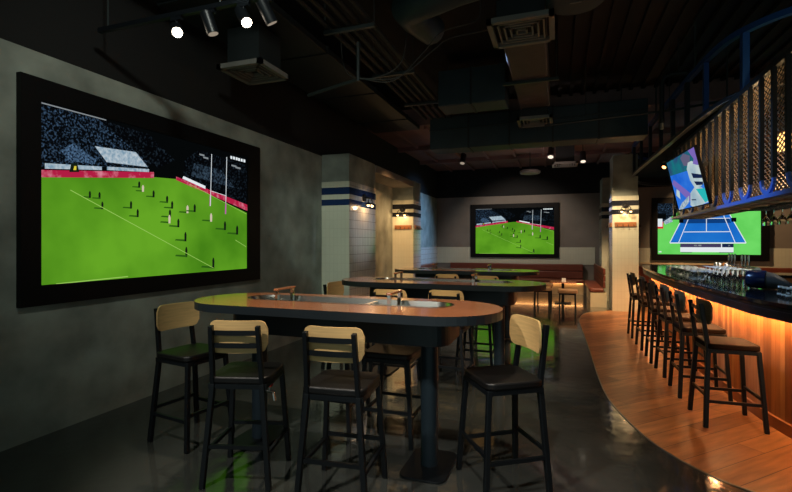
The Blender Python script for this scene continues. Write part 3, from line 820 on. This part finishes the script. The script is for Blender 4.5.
# ------------------------------------------------------------------ leather benches at the end wall
def tufted(mb, x0, x1, y0, y1, z0, z1, rows, axis):
    h = (z1-z0)/rows
    for k in range(rows): mb.box(x0, x1, y0, y1, z0+h*k+.004, z0+h*(k+1)-.004)
    return mb
bled = emit('bench_led', (1,.45,.15,1), 7)
b1 = thing('bench', 'long brown leather bench along the end wall under the rugby screen', 'bench', (-1.2,14.9,0))
MB().box(-2.2,1.92,-.05,.38,0,.33).build('base', 'cream', b1)
MB().box(-2.2,1.92,-.32,.2,.35,.46).build('seat', 'brown_leather', b1, bevel=.03)
tufted(MB(), -2.2, 1.92, .2, .36, .46, .9, 2, 0).build('backrest', 'brown_leather', b1, bevel=.02)
MB().box(-2.15,1.9,-.12,-.09,.325,.345).build('led_strip', bled, b1)
b2 = thing('bench', 'short brown leather bench with a cream end panel beside the tiled column', 'bench', (.74,12.07,0))
MB().box(.05,.36,.03,2.48,0,.35).build('base', 'cream', b2)
MB().box(0,.36,0,.035,0,.345).build('end_panel', 'cream', b2)
MB().box(-.02,.30,0,2.48,.355,.46).build('seat', 'brown_leather', b2, bevel=.03)
mb = MB()
h = .16
for k in range(3): mb.add([(.28,0,.46+h*k),(.34,0,.46+h*k),(.34,3.08,.46+h*k),(.28,3.08,.46+h*k),(.285,0,.455+h*(k+1)),(.335,0,.455+h*(k+1)),(.335,3.08,.455+h*(k+1)),(.285,3.08,.455+h*(k+1))],
                          [(0,3,2,1),(4,5,6,7),(0,1,5,4),(1,2,6,5),(2,3,7,6),(3,0,4,7)])
mb.build('backrest', 'brown_leather', b2, bevel=.02)
b3 = thing('bench', 'brown leather bench along the side wall behind the black striped column', 'bench', (-3.7,13.2,0))
MB().box(-.18,.1,-1.6,1.35,0,.35).build('base', 'cream', b3)
MB().box(-.02,.27,-1.6,1.35,.35,.46).build('seat', 'brown_leather', b3, bevel=.03)
tufted(MB(), -.18, -.03, -1.6, 1.35, .46, .9, 2, 0).build('backrest', 'brown_leather', b3, bevel=.02)
# low stools and tables
def low_stool(loc, rz, label):
    t = thing('low_stool', label, 'stool', loc, rz)
    MB().prism(rrect(.22,.22,.04), .37, .45).build('seat', 'tan_seat', t, bevel=.015)
    MB().box(-.19,.19,-.19,.19,.335,.37).build('frame', 'metal', t)
    for sx in (-1,1):
        for sy in (-1,1): MB().bar((sx*.18,sy*.18,0),(sx*.17,sy*.17,.34),.03,.03).build('leg', 'metal', t)
    return t
ls = low_stool((-.38,12.1,0), .1, 'low tan stool nearer the long tables, before the low table')
dup(ls, (.21,11.66,0), .0, 'low tan stool facing the low table, beside the cream bench end', 'low stools'); ls['group'] = 'low stools'
dup(ls, (-.35,13.3,0), .05, 'low tan stool on the far side of the low table', 'low stools')
lt = thing('low_table', 'small pedestal table between the low stools and the leather bench', 'table', (.12,12.62,0))
MB().prism(rrect(.32,.3,.04), .53, .56).build('tabletop', 'tabletop', lt, bevel=.006)
MB().cyl((0,0,.02),(0,0,.53),.035).build('pole', 'metal', lt, smooth=40)
MB().prism(rrect(.2,.2,.04), 0, .02).build('base_plate', 'metal', lt)
mc = MB().box(-.05,.05,-.03,.03,0,.09).build('menu_holder', 'white', None, (.14,12.5,.56)); tag(mc, 'white menu block standing on the low table', 'menu holder')

# ------------------------------------------------------------------ sconces and coat racks
bulb_m = emit('warm_bulb', (1,.62,.28,1), 5)
def sconce(loc, rz, label):
    """twin arm wall lamp; local -y points away from the wall"""
    t = thing('wall_lamp', label, 'lamp', loc, rz)
    MB().cyl((0,0,0),(0,-.03,0),.07,n=20).cyl((0,-.03,0),(0,-.12,0),.018).build('wall_plate', 'metal', t, smooth=40)
    for s in (-1,1):
        a = MB().tube([(0,-.12,0),(s*.05,-.13,-.02),(s*.09,-.13,-.06),(s*.09,-.13,-.10)], .009).build('arm', 'metal', t, smooth=40)
        MB().lathe([(.012,.0),(.05,-.02),(.075,-.05),(.07,-.052),(.046,-.026),(.01,-.008)], (s*.09,-.13,-.09)).build('shade', 'metal', a, smooth=40)
        MB().lathe([(.001,0),(.018,-.01),(.028,-.035),(.02,-.06),(.001,-.068)], (s*.09,-.13,-.105)).build('bulb', bulb_m, a, smooth=60)
    return t
G = 'twin arm wall lamps'
sconce((-3.37,7.78,2.38), PI/2, 'black twin arm wall lamp on the navy striped column')['group'] = G
sconce((-3.63,10.815,2.38), 0, 'black twin arm wall lamp on the tiled column with the black stripes by the benches')['group'] = G
sconce((1.435,11.505,2.40), 0, 'black twin arm wall lamp on the free standing column')['group'] = G
def rack(loc, rz, label, w=.44):
    t = thing('coat_rack', label, 'coat rack', loc, rz)
    MB().box(-w/2,w/2,-.025,0,-.05,.05).build('board', 'rack', t, bevel=.004)
    for k in range(4):
        x = -w/2+w*(k+.5)/4
        MB().tube([(x,-.025,0),(x,-.06,-.01),(x,-.075,-.05),(x,-.09,-.03)], .007, 6).build('hook', 'metal', t)
    return t
G = 'oak coat racks'
rack((-3.62,10.818,1.94), 0, 'oak coat rack facing the tables, on the black striped wall column')['group'] = G
rack((-3.358,11.15,1.94), PI/2, 'oak coat rack on the bench side of the black striped wall column')['group'] = G
rack((1.435,11.508,1.97), 0, 'oak coat rack on the free standing column, under its wall lamp')['group'] = G
rack((1.168,11.86,1.97), -PI/2, 'oak coat rack on the side of the free standing column facing the benches')['group'] = G
rack((1.702,11.86,1.97), PI/2, 'oak coat rack on the side of the free standing column facing the bar')['group'] = G

# ------------------------------------------------------------------ ceiling services
def diffuser(loc, s, neck, label, rx=0):
    t = thing('ceiling_vent', label, 'vent', loc)
    MB().box(-s*.36,s*.36,-s*.36,s*.36,.05,neck).build('neck', 'duct', t)
    f = MB(); h = s/2
    f.box(-h,h,-h,-h+.05,0,.05).box(-h,h,h-.05,h,0,.05).box(-h,-h+.05,-h,h,0,.05).box(h-.05,h,-h,h,0,.05).build('frame', 'vent', t)
    k = 0; b_ = h-.09
    sl = MB()
    while b_ > .04:
        sl.box(-b_,b_,-b_,-b_+.016,.01,.045).box(-b_,b_,b_-.016,b_,.01,.045).box(-b_,-b_+.016,-b_,b_,.01,.045).box(b_-.016,b_,-b_,b_,.01,.045); b_ -= .055
    sl.build('louvre', 'vent', t)
    return t
diffuser((-.34,4.74,3.64), .62, .25, 'square ceiling vent at the near end of the brown duct')
diffuser((-.36,8.0,3.55), .56, .3, 'square ceiling vent at the far end of the brown duct')
diffuser((-3.18,4.3,3.42), .56, .45, 'square ceiling vent above the giant rugby screen')
diffuser((.16,12.2,3.48), .6, .5, 'square ceiling vent hanging under the brown ceiling panels')
r2 = thing('ceiling_speaker', 'round ceiling disc hanging under the brown ceiling panels before the end wall', 'speaker', (-.69,12.5,3.36))
MB().lathe([(.001,0),(.24,.0),(.26,.02),(.26,.07),(.2,.1),(.001,.1)], n=28).build('disc', 'vent', r2, smooth=40)
MB().cyl((0,0,.1),(0,0,.58),.012,n=8).build('rod', 'pipe', r2)
d1 = thing('air_duct', 'brown wrapped air duct running away above the tables', 'duct', (-.35,6.4,3.85))
MB().box(-.23,.23,-1.4,1.33,-.12,.25).build('body', 'duct_brown', d1, bevel=.02)
MB().box(-.36,.36,-.02,.02,-.16,-.12).cyl((-.33,0,-.12),(-.33,0,.44),.008,n=6).cyl((.33,0,-.12),(.33,0,.44),.008,n=6).build('trapeze', 'pipe', d1)
d2 = thing('air_duct', 'wide dark air duct running along the grey plaster wall', 'duct', (-3.2,7.0,3.93))
MB().box(-.5,.5,-5,2.15,-.03,.055).build('body', 'duct', d2, bevel=.01)
for y in (-3.5,-1.9,-.3,1.3): MB().box(-.515,.515,y-.02,y+.02,-.045,.06).build('flange', 'duct', d2)
for (y, z0, z1, x0, x1, lab) in ((7.05,3.62,4.16,-1.72,-.72,'short dark duct box crossing above the second table'), (8.9,3.36,3.98,-2.35,1.42,'long dark duct crossing the ceiling before the brown panels')):
    t = thing('air_duct', lab, 'duct', ((x0+x1)/2,y,(z0+z1)/2)); w = (x1-x0)/2; h = (z1-z0)/2
    MB().box(-w,w,-.25,.25,-h,h).build('body', 'duct_teal', t, bevel=.015)
    nn = max(2, int(w*2/.75))
    for k in range(1, nn): MB().box(-w+2*w*k/nn-.015,-w+2*w*k/nn+.015,-.262,.262,-h-.012,h+.012).build('flange', 'duct', t)
    for sx in (-.8,.8): MB().cyl((w*sx,0,h),(w*sx,0,CZ-.06-(z0+z1)/2),.01,n=6).build('hanger', 'pipe', t)
    if y > 8: MB().bar((-w,-.27,.05),(w,-.27,.12),.02,.02).build('conduit', 'pipe', t)
t = thing('air_duct', 'round insulated flexible duct near the ceiling', 'duct', (-1.0,4.3,3.93))
MB().tube([(-.45,1.1,.2),(-.48,.55,.1),(-.44,.15,.0),(-.2,0,-.02),(.1,-.05,.02),(.36,-.08,.04)], .17, 16).build('hose', 'duct_teal', t, smooth=60)
MB().cyl((0,0,.1),(0,0,.40),.008,n=6).build('hanger', 'pipe', t)
rv = thing('ceiling_speaker', 'round dark ceiling disc beside the vent of the brown duct', 'speaker', (.15,4.45,3.72))
MB().lathe([(.001,0),(.24,.0),(.26,.02),(.26,.07),(.2,.1),(.001,.1)], n=28).build('disc', 'duct_teal', rv, smooth=40)
MB().cyl((0,0,.1),(0,0,CZ-3.78),.012,n=8).build('rod', 'pipe', rv)
MB().box(-.05,.05,-.005,.005,-.006,0).build('badge', 'vent', rv)
ct = thing('cable_tray', 'long dark tray of parallel conduits under the ceiling', 'cable tray', (-2.12,6.1,3.9))
for k in range(5): MB().cyl((-.24+.12*k,-3.6,0),(-.24+.12*k,2.3,0),.028,n=8).build('conduit', 'duct', ct, smooth=40)
for y in (-3,-1.6,-.2,1.2): MB().box(-.30,.30,y-.02,y+.02,-.07,-.03).cyl((-.29,y,-.05),(-.29,y,.44),.006,n=6).cyl((.29,y,-.05),(.29,y,.44),.006,n=6).build('strut', 'pipe', ct)
t = tag(MB().tube([(-2.95,5.07,3.40),(-2.5,4.9,3.40),(-2.15,4.77,3.40)], .022).cyl((-2.13,4.76,3.80),(-2.13,4.76,3.82),.02).cyl((-2.13,4.76,3.38),(-2.13,4.76,3.80),.02).build('hanging_conduit_pipe', 'pipe', None, smooth=40), 'bent grey conduit pipe dropping from the ceiling', 'pipe')
def cable(pts, label, r=.007): return tag(MB().tube(catmull(pts, 8), r, 6).build('hanging_cable', 'cable'), label, 'cable')
cable([(-2.1,4.8,3.42),(-1.7,4.9,3.42),(-1.35,5.1,3.75),(-1.2,5.3,3.95),(-.7,5.5,4.1),(-.66,5.5,4.34)], 'loose cable curving up from the bent conduit pipe')
cable([(-2.1,4.73,3.40),(-1.72,4.8,3.35),(-1.42,4.95,3.68),(-1.22,5.0,3.9),(-.85,5.15,4.05),(-.82,5.1,4.33)], 'second loose cable beside the bent conduit pipe', .006)
cable([(-2.62,5.3,4.34),(-2.55,5.3,3.75),(-2.2,5.25,3.58),(-1.8,5.3,3.75),(-1.72,5.3,4.34)], 'drooping cable loop above the bent conduit pipe', .006)
t = thing('conduit_pipe', 'thin horizontal pipe crossing above the bar side', 'pipe', (1.0,7.6,3.45))
MB().tube([(-1.2,0,-.05),(.6,-.1,.0),(1.6,-.4,.05)], .016, 8).build('tube', 'pipe', t, smooth=40)
MB().cyl((-.6,-.03,-.02),(-.6,-.03,.9),.006,n=6).cyl((.5,-.1,0),(.5,-.1,.9),.006,n=6).build('hanger', 'pipe', t)
t = thing('conduit_pipe', 'dark elbow pipe dropping beside the blue rail of the bar cage', 'pipe', (1.35,7.2,3.7))
MB().tube([(.3,.0,.16),(.1,0,.16),(.03,0,.13),(0,0,.05),(0,0,-.5)], .03, 10).build('tube', 'duct', t, smooth=40)
MB().cyl((0,0,-.5),(0,0,-.58),.024).build('nozzle', 'vent', t); MB().cyl((.2,0,.18),(.2,0,.65),.008,n=6).build('hanger', 'pipe', t)

# lighting track with spotlights over the first table
tk = thing('light_track', 'black lighting track hung above the first table', 'track', (-2.6,2.83,3.34))
MB().box(-1.05,1.0,-.018,.018,-.018,.018).build('rail', 'metal', tk)
for x, z in ((-.95,3.87),(.2,CZ)): MB().cyl((x,0,.018),(x,0,z-3.34),.006,n=6).build('rod', 'pipe', tk)
lens_m = emit('spot_lens', (1,.86,.66,1), 14)
lens_dim = emit('spot_lens_dim', (1,.82,.62,1), .3)
lens_mid = emit('spot_lens_mid', (1,.84,.64,1), 1.2)
def spot_fixture(loc, aim, label, lens=lens_m, r=.045, L=.16, drop=.1):
    t = thing('track_spotlight', label, 'spotlight', loc)
    d = (Vector(aim)-Vector(loc)).normalized()
    c0 = Vector((0,0,-drop))
    MB().cyl(c0-d*L*.5, c0+d*L*.5, r, n=18).build('housing', 'metal', t, smooth=40)
    MB().cyl(c0+d*L*.5, c0+d*(L*.5+.004), r*.82, n=18).build('lens', lens, t)
    MB().cyl((0,0,0), c0, .012, n=8).box(-.05,.05,-.015,.015,-.03,0).build('mount', 'metal', t)
    return t
TY = 2.83
spot_fixture((-2.82,TY,3.322), (-.6,.9,1.2), 'round black spotlight shining on the wall side of the track')
spot_fixture((-2.50,TY,3.322), (-1.9,3.4,.8), 'dim spotlight in the middle of the track', lens_dim)
spot_fixture((-2.19,TY,3.322), (-.4,1.9,.9), 'lit spotlight on the track nearest the hanging rod')
spot_fixture((-1.99,TY,3.322), (-1.2,4.2,.8), 'spotlight at the inner end of the track', lens_dim)
for loc, aim, lab, lens in (((-.15,10.9,3.72),(-.3,9.5,1.0),'cylinder spotlight under the brown ceiling panels',lens_mid), ((.55,11.6,3.7),(.6,10.5,1.0),'spotlight under the brown ceiling panels nearer the free standing column',lens_mid), ((-2.2,11.2,3.75),(-2.4,10,1.0),'spotlight under the brown ceiling panels nearer the wall',lens_dim)):
    t = spot_fixture(loc, aim, lab, lens, .07, .24, .14)
    MB().cyl((0,0,0),(0,0,4.0-loc[2]),.012,n=8).build('rod', 'metal', t)
t = spot_fixture((1.78,9.15,2.98), (1.2,8.6,2.2), 'small amber spotlight under the bar cage rail beside the hanging television', emit('amber_lens',(1,.4,.12,1),6), .04, .14, .06)
MB().cyl((0,0,0),(0,0,.05),.01,n=8).build('rod','metal',t)

# ------------------------------------------------------------------ lights
def light(kind, loc, energy, col, aim=None, size=.1, angle=60, blend=.6, name='lamp_and_fill'):  # one default name for real lamps and unseen fill spots
    d = bpy.data.lights.new(name, kind); d.energy = energy; d.color = col
    o = bpy.data.objects.new(name, d); C.objects.link(o); o.location = loc
    if kind == 'SPOT': d.spot_size = math.radians(angle); d.spot_blend = blend; d.shadow_soft_size = size
    if kind == 'POINT': d.shadow_soft_size = size
    if kind == 'AREA': d.size = size; 
    if aim is not None: o.rotation_euler = (Vector(aim)-Vector(loc)).to_track_quat('-Z','Y').to_euler()
    return o
WARM = (1,.82,.6); NEU = (1,.93,.84); AMB = (1,.55,.2)
# track spots over the dining side
light('SPOT', (-2.4,.3,3.9), 420, NEU, (-1.6,2.5,.85), .05, 46)
light('SPOT', (-.2,.7,3.6), 260, NEU, (-.4,2.9,.9), .05, 36)
light('SPOT', (-.9,2.9,3.9), 260, WARM, (-1.2,3.2,1.1), .05, 60)
light('SPOT', (-1.4,3.3,3.9), 260, WARM, (-1.4,4.7,1.1), .05, 50)
light('SPOT', (-1.4,5.8,3.9), 220, WARM, (-1.4,7.2,1.1), .05, 50)
# unseen spots aimed at walls, columns and benches
light('SPOT', (-1.2,1.2,3.9), 150, (.95,1,.88), (-3.9,4.4,2.3), .1, 85, 1)  # added to brighten the grey plaster wall
light('SPOT', (-1.9,2.2,3.8), 260, (.86,1,.9), (-3.7,7.2,1.5), .06, 24, .8)  # added to brighten the front of the navy striped column
light('SPOT', (-2.2,7.9,3.3), 300, (1,.55,.24), (-3.9,9.8,1.6), .06, 50)
light('SPOT', (-2.6,9.0,3.3), 140, (1,.62,.3), (-3.6,10.8,1.5), .06, 55)
light('SPOT', (1.0,9.9,3.5), 330, (1,.72,.42), (1.45,11.5,1.3), .06, 60)
light('SPOT', (.6,11.2,3.6), 230, (1,.66,.36), (.9,12.4,.4), .06, 60)
light('SPOT', (0,10.2,3.7), 200, (1,.72,.45), (.1,12.0,.4), .06, 50)  # added to brighten the low stools
light('SPOT', (-1.3,12.6,3.7), 170, (1,.84,.7), (-1.2,15.3,1.2), .08, 90)
light('SPOT', (2.9,12.3,3.4), 330, (1,.62,.32), (4.2,14,1.2), .06, 90)
# sconces
for p in ((-3.2,7.78,2.2),(-3.63,10.62,2.2),(1.435,11.32,2.22)): light('POINT', p, 4.5, (1,.6,.28), size=.03)
# cage lamps, then unseen spots added to brighten the glasses on the bar
for y in (4.9,5.8,6.9): light('POINT', (2.0,y,2.6), 11, (1,.64,.32), size=.04)
light('SPOT', (2.5,5.6,1.88), 60, (1,.85,.66), (2.05,6.2,1.0), .03, 70)
light('SPOT', (2.5,7.4,1.88), 60, (1,.85,.66), (1.95,7.8,1.0), .03, 75)
# unseen blue spots added for the blue glow on wall, columns and cage
light('SPOT', (-.3,13.0,3.5), 800, (.3,.55,1), (-3.8,12.9,1.5), .06, 66, 1)
light('SPOT', (-.6,12.6,3.6), 400, (.35,.5,1), (1.18,11.9,2.0), .06, 30)
light('SPOT', (-1.0,5.6,3.9), 420, (.3,.55,1), (1.65,5.7,2.1), .06, 52)
# unseen upward spot added to brighten the brown ceiling panels
light('SPOT', (-.3,11.3,2.7), 45, (1,.74,.68), (-.3,11.31,4), .2, 150, 1)
light('SPOT', (.3,8.6,3.2), 230, (.76,.82,1), (-3.38,7.8,1.9), .06, 22, .9)  # unseen cool spot added to brighten the navy striped column's side

w = bpy.data.worlds.new('World'); sc.world = w; w.use_nodes = True
w.node_tree.nodes['Background'].inputs[0].default_value = (.55,.75,.72,1)
w.node_tree.nodes['Background'].inputs[1].default_value = .38

# ------------------------------------------------------------------ camera
cd = bpy.data.cameras.new('camera'); cam = bpy.data.objects.new('camera', cd); C.objects.link(cam)
cd.sensor_width = 36; cd.sensor_fit = 'HORIZONTAL'; cd.lens = 460/792*36; cd.shift_y = -3/792
cd.clip_start = .05
cam.location = (0,0,1.55); cam.rotation_euler = (PI/2,0,math.atan(162/460))
sc.camera = cam
sc.view_settings.view_transform = 'Standard'; sc.view_settings.look = 'None'; sc.view_settings.exposure = 0; sc.view_settings.gamma = 1
sc.cycles.use_denoising = True
sc.cycles.max_bounces = 8
sc.cycles.sample_clamp_indirect = 4
